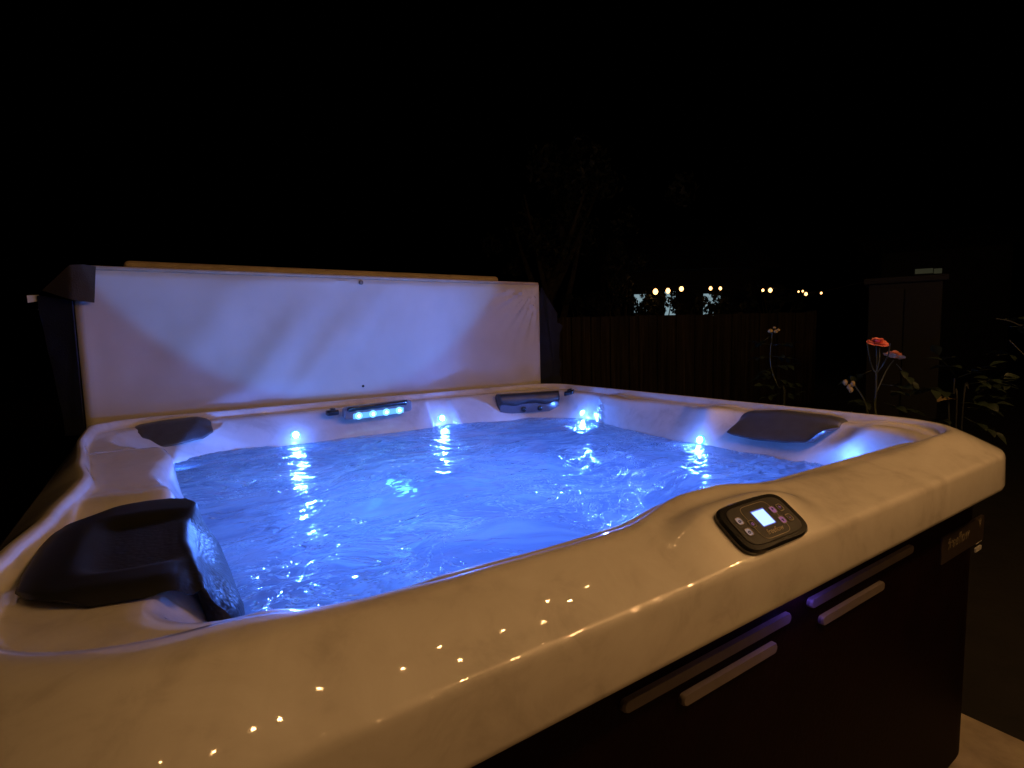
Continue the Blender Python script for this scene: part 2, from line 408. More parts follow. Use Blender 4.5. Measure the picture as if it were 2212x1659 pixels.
# name plate and sticker, right end of the front
npl = plate('nameplate', (.838, -cb, Z0-.222), (1, 0, 0), (0, 0, 1), rrect(.142, .034, .006, 4), -.002, .004, 'badge', tub, .001)
lettering('lettering', 'freeflow', (.80, -cb, Z0-.214), (1, 0, 0), (0, 0, 1), .042, .0045, 'plate_print', npl, .2)
lettering('lettering', 'V', (.945, -cb, Z0-.205), (1, 0, 0), (0, 0, 1), .036, .0045, 'plate_print', npl, .1)
for z in (-.255, -.278):
    plate('sticker', (.955, -cb, Z0+z), (1, 0, 0), (0, 0, 1), rrect(.022, .006, .001, 2), -.001, .002, 'white_print', tub)

# ---- control panel
pn = Vector((0, -PK, 1)).normalized(); pe1 = Vector((1, 0, 0)); pe2 = pn.cross(pe1)
PO = Vector((PC.x, PC.y, pad_z(PC.y)+Z0))
def sup(w, h, n=64, e=3.6):
    out = []
    for k in range(n):
        a = 2*PI*k/n; c, s = math.cos(a), math.sin(a)
        out.append((w*math.copysign(abs(c)**(2/e), c), h*math.copysign(abs(s)**(2/e), s)))
    return out
panel = plate('control_panel', PO, pe1, pe2, sup(.086, .043, 72, 4.6), -.004, .010, 'black', tub, .004)
plate('overlay', PO, pe1, pe2, sup(.071, .034, 72, 5), .008, .0112, 'matte_black', panel, .0008)
ring_plate('overlay_border', PO + pe1*.0, pe1, pe2, sup(.036, .030, 48, 6), .0008, .0108, .0116, 'gold', panel)
M['screen'] = emis('lcd_screen', (.42, .66, 1.0), 1.5)
M['screen_frame'] = emis('lcd_edge', (.12, .18, .9), .7)
plate('screen_surround', PO + pe2*.004 + pe1*.0, pe1, pe2, rrect(.0165, .0145, .001, 2), .0108, .0118, 'screen_frame', panel)
plate('screen', PO + pe2*.0035 - pe1*.0008, pe1, pe2, rrect(.0150, .0130, .001, 2), .0112, .0122, 'screen', panel)
def key(x, y, mat, glyph=None):
    o = plate('button', PO + pe1*x + pe2*y, pe1, pe2, rrect(.0062, .0058, .0035, 5), .0108, .0120, 'matte_black' if mat == 'dark' else mat, panel, .0006)
    ring_plate('button_border', PO + pe1*x + pe2*y, pe1, pe2, rrect(.0068, .0064, .004, 5), .0009, .0112, .0124, 'gold', o)
    if glyph: lettering('symbol', glyph, PO + pe1*x + pe2*y, pe1, pe2, .010, .0124, 'purple' if mat == 'dark' else 'matte_black', o, 0)
key(.034, .010, 'purple', '^'); key(.034, -.010, 'purple', 'v'); key(.053, .010, 'dark', '+'); key(.053, -.010, 'dark', '-')
key(-.034, .000, 'dark', 'o'); key(-.054, .010, 'keygrey', 'o'); key(-.054, -.010, 'keygrey', 'o')
lettering('lettering', 'freeflow', PO - pe2*.020, pe1, pe2, .0125, .0113, 'gold', panel, .35)

# ---- headrests
def headrest(frame, length, rows, ends, dome=.0, nl=56, label=None):
    """frame(x along, profile point (d,z)) -> world; rows = list of (d,z) across; ends: (skew fn)"""
    V = []; n = len(rows(0.5))
    for i in range(nl+1):
        p = i/nl
        for d, z in rows(p): V.append(frame(p, d, z))
    Fc = grid_faces(nl+1, n)
    return V, Fc, n
def catmull(P, m):
    out = []
    for i in range(len(P)-1):
        p0, p1, p2, p3 = P[max(i-1, 0)], P[i], P[i+1], P[min(i+2, len(P)-1)]
        for k in range(m):
            t = k/m
            out.append(tuple(.5*((2*p1[j])+(-p0[j]+p2[j])*t+(2*p0[j]-5*p1[j]+4*p2[j]-p3[j])*t*t+(-p0[j]+3*p1[j]-3*p2[j]+p3[j])*t**3) for j in range(len(p1))))
    out.append(tuple(P[-1])); return out

# the big one on the near left side, a slab with a scooped middle whose nose drops to the water
def near_headrest():
    V = []; nl, prof = 80, None
    for i in range(nl+1):
        p = i/nl                                       # 0 far end .. 1 near end
        e = min(p, 1-p)
        rnd = 1-(1-min(1, e/.10))**2.4                   # ends round off
        hgt = .0105*rnd
        so = interp([(0, -.945), (.04, -.985), (.12, -1.018), (.28, -1.036), (.72, -1.038), (.88, -1.036), (.96, -1.024), (1, -.995)], p)
        se = interp([(0, -.860), (.05, -.832), (.15, -.820), (.38, -.842), (.6, -.846), (.8, -.840), (.94, -.834), (1, -.834)], p)
        sf = interp([(0, -.845), (.06, -.795), (.2, -.776), (.5, -.774), (.85, -.772), (.93, -.776), (.98, -.782), (1, -.792)], p)
        zt = interp([(0, -.03), (.08, -.13), (1, -.13)], p)
        scoop = sstep(.22, .34, p)*sstep(.84, .74, p)*.0135
        lipdrop = interp([(0, .0), (.75, .0), (1, -.016)], p)
        base = .010
        P = [(so, base-.01), (so+.002, base+hgt*.45), (so+.014, base+hgt*.9), (so+.036, base+hgt+.002*rnd), (so*.62+se*.38-.012, base+hgt+.004*rnd),
             (so*.60+se*.40+.014, base+hgt+.004*rnd-scoop), (so*.35+se*.65, base+hgt+.003*rnd-scoop*1.1), (se-.030, base+hgt-scoop*.9), (se-.008, base+hgt*.86-scoop*.6+lipdrop), (se+.006, base+hgt*.45+lipdrop-scoop*.3),
             (se*.6+sf*.4, -.02+lipdrop), (sf-.004, (zt)*.55), (sf, zt)]
        pts = catmull(P, 5)
        n = len(pts)
        for k, (s, z) in enumerate(pts):
            q = k/(n-1)
            tn = interp([(0, -.585), (.08, -.625), (.3, -.680), (.5, -.692), (.62, -.688), (.74, -.670), (.86, -.648), (1, -.628)], q)
            tf = interp([(0, -.285), (.15, -.255), (.4, -.212), (.6, -.205), (.7, -.222), (1, -.25)], q)
            V.append((s, tf+(tn-tf)*p, z+Z0))
    Fc = grid_faces(nl+1, n)
    k0 = int(n*.62); ty = V[nl*n+n-1][1]; a = len(V)
    V += [(-.815, ty+.012, Z0-.13), (-.838, ty+.012, V[nl*n+k0][2]-.02)]
    Fc.append(tuple([nl*n+k for k in range(k0, n)]+[a, a+1]))
    return V, Fc, n, nl
V, Fc, n, nl = near_headrest()
def wet_rubber():
    mt, nt, b = new_mat('wet_rubber')
    tc = N(nt, 'ShaderNodeTexCoord')
    b.inputs['Base Color'].default_value = (.011, .011, .011, 1)
    vo = N(nt, 'ShaderNodeTexVoronoi', i_Scale=150.0, feature='SMOOTH_F1'); L(nt, tc.outputs['Object'], vo.inputs['Vector'])
    nz = N(nt, 'ShaderNodeTexNoise', i_Scale=60.0, i_Detail=4.0); L(nt, tc.outputs['Object'], nz.inputs['Vector'])
    sx = N(nt, 'ShaderNodeSeparateXYZ'); L(nt, tc.outputs['Object'], sx.inputs[0])
    wet = N(nt, 'ShaderNodeMapRange', i_1=Z0+.018, i_2=Z0-.01); L(nt, sx.outputs['Z'], wet.inputs[0])
    mu = N(nt, 'ShaderNodeMath', operation='MULTIPLY'); L(nt, vo.outputs['Distance'], mu.inputs[0]); L(nt, wet.outputs[0], mu.inputs[1])
    ad = N(nt, 'ShaderNodeMath', operation='MULTIPLY_ADD', i_1=.12); L(nt, nz.outputs['Fac'], ad.inputs[0]); L(nt, mu.outputs[0], ad.inputs[2])
    bp = N(nt, 'ShaderNodeBump', i_Strength=.5, i_Distance=.003); L(nt, ad.outputs[0], bp.inputs['Height']); L(nt, bp.outputs[0], b.inputs['Normal'])
    b.inputs['Specular IOR Level'].default_value = .35
    rr = N(nt, 'ShaderNodeMapRange', i_3=.52, i_4=.34); L(nt, wet.outputs[0], rr.inputs[0]); L(nt, rr.outputs[0], b.inputs['Roughness'])
    return mt
M['wet_rubber'] = wet_rubber()
hr1 = mk('headrest', V, Fc, 'wet_rubber', tub, auto=60); hr1['label'] = 'large black headrest with a scooped middle on the near left corner'
# slotted return grille showing below its nose
gb = bmesh.new()
for i in range(3):
    box_bm(gb, (-.7905, -.47-.022*i, Z0-.064+.002*i), (.003, .003, .020), ((1, 0, .55), (0, 1, 0), (-.55, 0, 1)), .001, 1)
box_bm(gb, (-.7945, -.49, Z0-.064), (.004, .040, .026), ((1, 0, .55), (0, 1, 0), (-.55, 0, 1)), .004, 2)
from_bm('filter_grille', gb, 'matte_black', tub)

def wall_headrest(map_fn, pts_bottom, tip, label):
    pass
def cushion(name, frame, w, top_keys, bot_keys, depth_top, depth_bot, mat='lit_rubber'):
    """a neck cushion hugging an inner wall. frame(x,d,z)->world with x along the wall, d into the tub from the outer edge"""
    V = []; nl = 44
    for i in range(nl+1):
        x = w[0]+(w[1]-w[0])*i/nl; p = i/nl
        e = 1-(1-min(1, p/.04, (1-p)/.08))**2.2
        zt, zb = interp(top_keys, p), interp(bot_keys, p)
        th = .030*e+.002
        dt = depth_top; db = dt+.02+(depth_bot-dt-.02)*sstep(0, .11 if depth_bot < .2 else .035, p)
        P = [(dt-.050, zt-.010), (dt-.046, zt+.004*e), (dt-.02, zt+.010*e), (dt+.010, zt+.006*e), (dt+.022+th*.4, zt-.012), ((dt+db)/2+th*.75, (zt+zb)/2), (db+th*.55, zb+.010), (db+th*.25, zb+.001), (db-.02, zb)]
        pts = catmull(P, 4); n = len(pts)
        for d, z in pts: V.append(frame(x, d, z+Z0))
    Fc = grid_faces(nl+1, n)
    # close the two ends
    Fc.append(tuple(range(n))[::-1]); Fc.append(tuple(nl*n+k for k in range(n)))
    return mk(name, V, Fc, mat, tub, auto=70)
fb = lambda x, d, z: (x, B_-d, z)
fr = lambda x, d, z: (A_-d, x, z)
h2 = cushion('headrest', fb, (-.948, -.692), [(0, .004), (.12, .012), (.4, .019), (.8, .021), (1, .008)], [(0, -.015), (.06, -.048), (.2, -.066), (.5, -.058), (.85, -.045), (1, -.025)], .095, .176)
h2['label'] = 'small dark headrest at the far left corner below the upright cover'
h3 = cushion('headrest', fr, (-.275, -.632), [(0, .002), (.1, .012), (.4, .023), (.85, .022), (1, .016)], [(0, -.052), (.12, -.060), (.35, -.064), (.6, -.058), (.85, -.046), (1, -.005)], .115, .222)
h3['label'] = 'dark headrest lit blue on the right wall'

# ---- neck jet housing on the far corner
def jet_box():
    e1 = Vector((1, -.30, 0)).normalized(); e2 = Vector((0, 0, 1)); nn = Vector((-.30, -1, 0)).normalized()
    O = Vector((.775, .835, Z0-.034)); W = .172
    V = []; nx, prof = 60, None
    for i in range(nx+1):
        u = -1+2*i/nx; e = 1-(1-min(1, (1-abs(u))/.07))**2.2
        wav = .007*math.cos(u*PI*2.0)*(1 if abs(u) < .75 else .8)
        edge = -.006+wav
        P = [(-.050, -.030), (-.052, .010*e), (-.046, .030+.006*e), (-.035, .045), (-.010, .052), (.020*e-.008, .048), (.034*e-.008, .030), (.036*e-.008, edge+.012), (.022*e-.008, edge), (.018*e-.008, edge-.006), (.020*e-.008, -.032), (.010*e-.008, -.052), (-.04, -.056)]
        pts = catmull(P, 3); n = len(pts)
        for d, z in pts: V.append(O + e1*(u*W) + nn*d + e2*z)
    Fc = grid_faces(nx+1, n); Fc.append(tuple(range(n))[::-1]); Fc.append(tuple(nx*n+k for k in range(n)))
    o = mk('neck_jet_housing', V, Fc, 'rubber', tub, auto=75)
    M['jet_face'] = simple('jet_face_plastic', (.11, .12, .15), .18, .1, 20, coat=.5)
    fp = plate('nozzle_panel', O - e2*.028 + nn*.004, -e1, e2, rrect(W*.95, .024, .012, 5), -.01, .012, 'jet_face', o, .003)
    for x in (-.035, .055):
        c = O + e1*x + nn*.0155 - e2*.033
        ob = disc('jet_nozzle', c, nn, .014, .003, 'black', o, 20)
    return o
jet_box()

# ---- light bar (waterfall) on the back wall
wf = plate('waterfall_light', (-.034, B_-.205, Z0+.0035), (1, 0, .03), (0, 0, 1), rrect(.156, .026, .012, 5), -.03, .005, 'clear', tub, .004)
wf2 = box('spout_hood', (-.040, B_-.200, Z0+.022), (.138, .022, .011), 'black', wf, axes=((1, 0, .03), (0, 1, 0), (0, 0, 1)), bevel=.006, seg=3)
M['led'] = emis('led_core', (.42, .80, 1.0), 14)
M['led_halo'] = emis('led_lens_edge', (.06, .36, 1.0), 3.2)
M['led_strip'] = emis('led_strip', (.10, .38, 1.0), 1.5)
M['led_soft'] = emis('led_soft', (.16, .50, 1.0), 2.6)
plate('diffuser', (-.036, B_-.211, Z0-.012), (1, 0, .03), (0, 0, 1), rrect(.118, .0125, .006, 5), -.004, .0015, 'led_strip', wf, .001)
for k, x in enumerate((-.130, -.066, -.004, .058)):
    z = Z0-.011+.03*(x+.034)
    lo_ = disc('led_lens', (x, B_-.214, z), (0, -1, -.1), .016, .003, 'led_soft', wf, 20)
    disc('led', (x, B_-.219, z), (0, -1, -.1), .0055, .004, 'led', lo_, 16)
def knob(c, e1, lab):
    bm = bmesh.new()
    box_bm(bm, Vector(c), (.026, .016, .012), (e1, Vector((0, 0, 1)).cross(Vector(e1)), (0, 0, 1)), .006, 3)
    box_bm(bm, Vector(c)+Vector((0.002, 0, .012)), (.010, .014, .008), (e1, Vector((0, 0, 1)).cross(Vector(e1)), (0, 0, 1)), .003, 2)
    o = from_bm('diverter_knob', bm, 'black', tub); o['label'] = lab; return o
knob((-.232, B_-.17, Z0+.006), (1, 0, 0), 'black knob at the left end of the light bar')
knob((.93, .69, Z0+.016), (.6, -.8, .25), 'black knob on the rim right of the neck jets')

# ---- round LEDs round the waterline
def led(p, nrm):
    p, nrm = Vector(p), Vector(nrm).normalized()
    b = disc('led_light', p, nrm, .019, .006, 'led_halo', tub, 24)
    disc('led', p+nrm*.004, nrm, .0135, .006, 'led', b, 24)
def wall_d(side, c, z):
    de, dw, zd = kv('de', side, c)+.003, max(kv('dw', side, c), kv('de', side, c)+.02), kv('zd', side, c)-.015
    f = (zd-z)/(zd+.12); return de*(1-f)+dw*f
def on_back(px, py):
    d = .2
    for _ in range(8):
        q = at_t(px, py, B_-d); d = wall_d('K', max(-.8, min(.8, q.x)), q.z-Z0)
    return q
def on_right(px, py):
    d = .2
    for _ in range(8):
        q = at_s(px, py, A_-d); d = wall_d('R', max(-.85, min(.8, q.y)), q.z-Z0)
    return q
LEDP = [(on_back(638, 940), (0, -1, .3)), (on_back(954, 904), (0, -1, .3)), (on_right(1260, 893), (-1, -.5, .3)), (on_right(1514, 951), (-1, 0, .3)), (on_right(1845, 992), (-1, 0, .3))]
for p, nr in LEDP: led(p, nr)
print('LEDS', [tuple(round(a, 3) for a in p) for p, _ in LEDP])
# one more in the near left recess, hidden by the rim, that lights the little triangle of wall
led((-.76, -.835, Z0-.085), (-.6, .8, .2))

# ---- main light under the water
BLUE = (.068, .205, 1.0)
M['main_lens'] = emis('underwater_lens', (.12, .62, 1.0), 20)
disc('underwater_light', (-.16, .32, Z0-.45), (0, -.3, 1), .034, .012, 'main_lens', tub, 28)
def lamp(name, loc, power, rad, kind='POINT', rot=None, size=None):
    ld = bpy.data.lights.new(name, kind); ld.energy = power; ld.color = BLUE
    if kind == 'POINT': ld.shadow_soft_size = rad
    if kind == 'SPOT': ld.shadow_soft_size = rad; ld.spot_size = math.radians(150); ld.spot_blend = .4
    o = bpy.data.objects.new(name, ld); COL.objects.link(o); o.location = loc; o.parent = tub
    return o
def aim(o, tgt): o.rotation_euler = (Vector(tgt)-Vector(o.location)).to_track_quat('-Z', 'Y').to_euler()
def led_lamp(p, nr, w, cone=160, tgt=None):
    p, nr = Vector(p), Vector(nr).normalized(); o = lamp('led_lamp', p+nr*.016, w, .008, 'SPOT')
    o.data.spot_size = math.radians(cone); o.data.spot_blend = .35; aim(o, p+(Vector(tgt) if tgt else nr))
for p, nr in LEDP:
    led_lamp(p, nr, 17)
    lamp('led_glow', p+Vector(nr).normalized()*.055, .7, .01)
for p, nr, tg, cn in (((-.42, -.842, Z0-.075), (0, 1, .2), (1, .9, .05), 84), ((.30, -.85, Z0-.075), (0, 1, .2), (-1, .42, .06), 62)):
    led(p, nr); led_lamp(p, nr, 15, cn, tg)
led_lamp((-.752, -.80, Z0-.055), (-1, .60, .15), 11)
led_lamp((-.86, .58, Z0-.07), (-.45, 1, -.5), 4, 80)  # extra lamp with no LED of its own, added for the far left recess
led((-.862, .62, Z0-.085), (1, .5, .2)); led_lamp((-.850, .62, Z0-.075), (.75, 1, -.30), 9, 74)
# added unseen lens and lamp in the front wall; cone shapes the cover's light
disc('led_light', (-.10, -.835, Z0-.07), (0, 1, .2), .03, .006, 'led_halo', tub, 24)
ml = lamp('cover_fill_lamp', (-.10, -.818, Z0-.065), 52, .012, 'SPOT'); ml.data.color = (.075, .31, 1.0); ml.data.spot_size = math.radians(55); ml.data.spot_blend = .14
aim(ml, (-.15, 1.09, Z0+1.04))
for x, y, w in ((-.38, .38, 8.2), (.38, .38, 8.4), (.38, -.44, 8.6), (-.38, -.44, 9.6)):
    lamp('water_fill_lamp', (x, y, Z0-.57), w, .36 if y > 0 else .10)  # added lamps without lenses, spread to even out the water's glow

# ------------------------------------------------------------------ water
def water_mat():
    mt, nt, b = new_mat('aerated_water'); nt.nodes.remove(b)
    out = nt.nodes['Material Output']; tc = N(nt, 'ShaderNodeTexCoord')
    wp = N(nt, 'ShaderNodeTexNoise', i_Scale=1.7, i_Detail=2.0); L(nt, tc.outputs['Object'], wp.inputs['Vector'])
    mixv = N(nt, 'ShaderNodeVectorMath', operation='MULTIPLY_ADD'); mixv.inputs[1].default_value = (.55, .55, 0)
    L(nt, wp.outputs['Color'], mixv.inputs[0]); L(nt, tc.outputs['Object'], mixv.inputs[2])
    mp = N(nt, 'ShaderNodeMapping'); mp.inputs['Rotation'].default_value = (0, 0, .5); mp.inputs['Scale'].default_value = (1.0, 2.0, 1); L(nt, mixv.outputs[0], mp.inputs['Vector'])
    def mth(op, a, b_=None, clamp=False):
        n = N(nt, 'ShaderNodeMath', operation=op, use_clamp=clamp)
        for k, v in enumerate((a, b_)):
            if v is None: continue
            if isinstance(v, (int, float)): n.inputs[k].default_value = v
            else: L(nt, v, n.inputs[k])
        return n.outputs[0]
    def mrange(x, a, b_, c=0., d=1.):
        n = N(nt, 'ShaderNodeMapRange', i_1=a, i_2=b_, i_3=c, i_4=d); n.interpolation_type = 'SMOOTHSTEP'; L(nt, x, n.inputs[0]); return n.outputs[0]
    def ns(vec, sc, det, dist, rough=.55):
        n = N(nt, 'ShaderNodeTexNoise', i_Scale=sc, i_Detail=det, i_Roughness=rough, i_Distortion=dist); L(nt, vec, n.inputs['Vector']); return n.outputs['Fac']
    swirl = mrange(ns(mp.outputs[0], 3.6, 8, 1.4, .6), .36, .66)
    rip = ns(mp.outputs[0], 13, 2.5, .5, .5)
    patch = mrange(ns(mixv.outputs[0], 2.4, 2, .3), .49, .62)
    rid = mth('ABSOLUTE', mth('SUBTRACT', ns(mp.outputs[0], 5.5, 4, 1.8), .5))
    line = mth('MULTIPLY', mrange(rid, .035, .0), mrange(ns(mixv.outputs[0], 3.1, 1, 0), .44, .56))
    fine = ns(mp.outputs[0], 44, 1.5, .2)
    rp = mth('MULTIPLY', mrange(rip, .38, .64), mth('MULTIPLY_ADD', patch, .85)); 
    rp.node.inputs[1].links[0].from_node.inputs[2].default_value = .06
    air_ripple = mth('ADD', mth('MULTIPLY', swirl, .40), mth('ADD', mth('MULTIPLY', rp, .36), mth('MULTIPLY', line, .46)), True)
    height = mth('ADD', mth('MULTIPLY', rp, 1.0), mth('ADD', mth('MULTIPLY', line, .35), mth('MULTIPLY', fine, mth('MULTIPLY', patch, .30))))
    height2 = mth('ADD', height, mth('MULTIPLY', rip, .16))
    vo = N(nt, 'ShaderNodeTexVoronoi', i_Scale=62.0, i_Randomness=1.0); L(nt, mp.outputs[0], vo.inputs['Vector'])
    trail = mth('MULTIPLY', mrange(rid, .09, .012), mrange(ns(mixv.outputs[0], 3.1, 1, 0), .43, .54))
    dots = mth('MULTIPLY', mrange(vo.outputs['Distance'], .42, .16), trail)
    air_ripple = mth('ADD', air_ripple, mth('MULTIPLY', dots, .8), True)
    height2 = mth('ADD', height2, mth('MULTIPLY', dots, 1.1))
    foam = N(nt, 'ShaderNodeMapRange', i_1=.0, i_2=.7, i_3=.74, i_4=.97); L(nt, air_ripple, foam.inputs[0])
    bp = N(nt, 'ShaderNodeBump', i_Strength=.85, i_Distance=.012); L(nt, height2, bp.inputs['Height'])
    acol = ramp(nt, air_ripple, [(.0, (.40, .47, .66)), (.45, (.68, .74, .88)), (.95, (1, 1, 1))])  # tone carries aeration plus the light and dark of the ripples
    tl = N(nt, 'ShaderNodeBsdfTranslucent'); L(nt, acol.outputs[0], tl.inputs['Color']); L(nt, bp.outputs[0], tl.inputs['Normal'])
    df = N(nt, 'ShaderNodeBsdfDiffuse'); df.inputs['Color'].default_value = (.25, .35, .5, 1); L(nt, bp.outputs[0], df.inputs['Normal'])
    td = N(nt, 'ShaderNodeMixShader', i_0=.12); L(nt, tl.outputs[0], td.inputs[1]); L(nt, df.outputs[0], td.inputs[2])
    rf = N(nt, 'ShaderNodeBsdfRefraction', i_IOR=1.33, i_Roughness=.05); rf.inputs['Color'].default_value = (.8, .9, 1, 1); L(nt, bp.outputs[0], rf.inputs['Normal'])
    tr = N(nt, 'ShaderNodeBsdfTransparent'); tr.inputs['Color'].default_value = (.8, .9, 1, 1)
    cl = N(nt, 'ShaderNodeMixShader', i_0=.04); L(nt, rf.outputs[0], cl.inputs[1]); L(nt, tr.outputs[0], cl.inputs[2])
    bd = N(nt, 'ShaderNodeMixShader'); L(nt, foam.outputs[0], bd.inputs[0]); L(nt, cl.outputs[0], bd.inputs[1]); L(nt, td.outputs[0], bd.inputs[2])
    gl = N(nt, 'ShaderNodeBsdfGlossy', i_Roughness=.04); L(nt, bp.outputs[0], gl.inputs['Normal'])
    fr_ = N(nt, 'ShaderNodeFresnel', i_IOR=1.33); L(nt, bp.outputs[0], fr_.inputs['Normal'])
    fin = N(nt, 'ShaderNodeMixShader'); L(nt, fr_.outputs[0], fin.inputs[0]); L(nt, bd.outputs[0], fin.inputs[1]); L(nt, gl.outputs[0], fin.inputs[2])
    L(nt, fin.outputs[0], out.inputs['Surface'])
    return mt
M['water'] = water_mat()
ZW = Z0-.110
def wave(x, y):
    w = noise.noise_vector(Vector((x*1.5, y*1.5, .3)))
    X, Y = x+w.x*.22, y+w.y*.22
    h = .010*noise.noise((X*2.4, Y*3.4, 1.0)) + .006*noise.noise((X*5, Y*7.5, 4.0))
    k = noise.noise((X*2.1, Y*2.6, 9.0)); k = sstep(-.05, .35, k)
    rg = (1-abs(noise.noise((X*11, Y*17, 2.0))*1.7))
    h += k*.0045*rg + .0026*(.55+k)*noise.noise((X*25, Y*33, 6.0)) + .0012*k*noise.noise((X*52, Y*60, 8.0))
    # a boil over the main jets
    d = math.hypot(x+.2, y-.15); h += .010*math.exp(-(d/.30)**2)
    return h
GX = np.linspace(-.93, .99, 330); GY = np.linspace(-.93, .97, 330)
V = [(x, y, ZW+wave(x, y)) for x in GX for y in GY]
water = mk('water', V, [tuple(reversed(f)) for f in grid_faces(330, 330)], 'water'); tag(water, kind='structure')
print('bounds ok')

# ------------------------------------------------------------------ cover standing upright behind the tub
cover = empty('spa_cover', 'folded spa cover standing upright along the far left rim, pale liner facing the water', 'spa cover', (0, 1.16, 0))
nx, nz = 150, 70
X0, X1, ZB, ZT = -1.098, 1.055, .30, Z0+.612
def wr(x, z):
    u = (x-X0)/(X1-X0); v = (z-(Z0))/.61
    h = .020*noise.noise((x*1.3, z*1.6, 3))+.008*noise.noise((x*3.4+z*1.5, z*3-x, 5))+.0022*noise.noise((x*14, z*9, 7))
    # two long diagonal sags on the left half
    for (cx, cz, w_, a) in ((-.42, .26, .065, .026), (-.24, .22, .050, .020), (-.66, .40, .08, .018), (-.05, .36, .05, .012)):
        d = (x-cx)*.80-(z-Z0-cz)*.60; along = (x-cx)*.60+(z-Z0-cz)*.80
        h += a*math.exp(-(d/w_)**2)*math.exp(-(along/.30)**2)
    # puckers fanning out of the upper right corner
    for k in range(7):
        ang = math.radians(196+k*11.5); dx, dz = x-1.03, z-(ZT+.02)
        r = math.hypot(dx, dz)+1e-6; da = math.atan2(dz, dx); da = da if da > 0 else da+2*PI
        h += .026*math.exp(-((da-ang)/.055)**2)*math.exp(-((r-.16)/.16)**2)*(1 if k % 2 else .7)
    # soft hollows right of the middle
    h += -.026*math.exp(-(((x-.55)/.16)**2+((z-Z0-.30)/.20)**2)) + .022*math.exp(-(((x-.78)/.14)**2+((z-Z0-.16)/.12)**2)) - .010*math.exp(-(((x+.8)/.22)**2+((z-Z0-.15)/.2)**2))
    return h
V = []
for i in range(nx+1):
    for j in range(nz+1):
        u, v = i/nx, j/nz
        x = X0+(X1-X0)*u; z = ZB+(ZT-ZB)*v
        e = min(min(u, 1-u)*(X1-X0), (1-v)*(ZT-ZB))
        y = 1.092-wr(x, z)*sstep(0, .06, e)+.018*(1-min(1, e/.02))**2
        V.append((x, y, z))
nf = (nx+1)*(nz+1); Fc = grid_faces(nx+1, nz+1)
for (x, y, z) in list(V): V.append((x, 1.165, z))
for i in range(nx):
    a = i*(nz+1)+nz; Fc.append((a, a+nz+1, nf+a+nz+1, nf+a)); a = i*(nz+1); Fc.append((a, nf+a, nf+a+nz+1, a+nz+1))
for j in range(nz):
    a = j; Fc.append((a, a+1, nf+a+1, nf+a)); a = nx*(nz+1)+j; Fc.append((a, nf+a, nf+a+1, a+1))
front = mk('front_panel', V, Fc, 'fabric', cover, auto=50)
# top seam welt and rear half
box('top_welt', (-.01, 1.130, ZT+.004), (1.055, .034, .008), 'tan_vinyl', cover, bevel=.006, seg=3)
box('back_panel', (-.055, 1.235, Z0+.16), (.885, .050, .500), 'tan_vinyl', cover, bevel=.02, seg=4)
def sheet(name, pts3, mat, parent, th=.006, nrm=(0, -1, 0), sub=3, rough=.004):
    bm = bmesh.new(); vs = [bm.verts.new(p) for p in pts3]; bm.faces.new(vs)
    bmesh.ops.triangulate(bm, faces=bm.faces)
    for _ in range(sub): bmesh.ops.subdivide_edges(bm, edges=bm.edges, cuts=1, use_grid_fill=True)
    nrm = Vector(nrm)
    for v in bm.verts: v.co += nrm*rough*noise.noise(v.co*9)
    bmesh.ops.recalc_face_normals(bm, faces=bm.faces)
    r = bmesh.ops.solidify(bm, geom=bm.faces[:], thickness=th)
    return from_bm(name, bm, mat, parent, auto=40)
T0 = 1.074
sheet('corner_flap', [at_t(153, 573, T0), at_t(180, 572, T0-.004), at_t(207, 576, T0), at_t(204, 654, T0-.012), at_t(156, 648, T0-.012), at_t(94, 628, 1.13)][::-1], 'brown_vinyl', cover)
sheet('side_skirt', [at_t(86, 638, 1.16), at_t(158, 650, 1.10), at_t(172, 800, 1.11), at_t(186, 940, 1.12), at_t(153, 940, 1.16), at_t(147, 870, 1.165), at_t(132, 801, 1.17), at_t(117, 720, 1.17), at_t(96, 675, 1.17)][::-1], 'navy', cover)
sheet('side_skirt', [at_t(1168, 620, 1.13), at_t(1177, 637, 1.16), at_t(1203, 677, 1.19), at_t(1202, 703, 1.19), at_t(1196, 749, 1.19), at_t(1199, 836, 1.18), at_t(1160, 838, 1.125)][::-1], 'navy', cover, rough=.008)
sheet('care_label', [at_t(58, 638, 1.17), at_t(84, 637, 1.165), at_t(87, 650, 1.165), at_t(60, 654, 1.17)][::-1], 'tag', cover, th=.001, sub=1)
sheet('strap_end', [at_t(80, 669, 1.18), at_t(90, 662, 1.18), at_t(96, 673, 1.175)][::-1], 'tag', cover, th=.001, sub=1)
q = at_t(780, 610, 1.088); disc('snap', (q.x, 1.090, q.z), (0, -1, 0), .011, .005, 'strip', cover, 18)
q = at_t(785, 834, 1.088); disc('drain_eyelet', (q.x, 1.092, q.z), (0, -1, 0), .006, .004, 'matte_black', cover, 14)
adopt(cover)

# ------------------------------------------------------------------ ground
def ground(name, x0, x1, y0, y1, z, mat, n=2):
    V = [(x, y, z) for x in np.linspace(x0, x1, n) for y in np.linspace(y0, y1, n)]
    return tag(mk(name, V, [tuple(reversed(f)) for f in grid_faces(n, n)], mat, smooth=False), kind='structure')
ground('ground', -120, 120, -120, 120, -.012, 'soil')
ground('patio', -6, 1.145, -7, -.2, -.004, 'concrete')
ground('paving', -6, 1.145, -.19, 3.0, -.004, 'concrete')

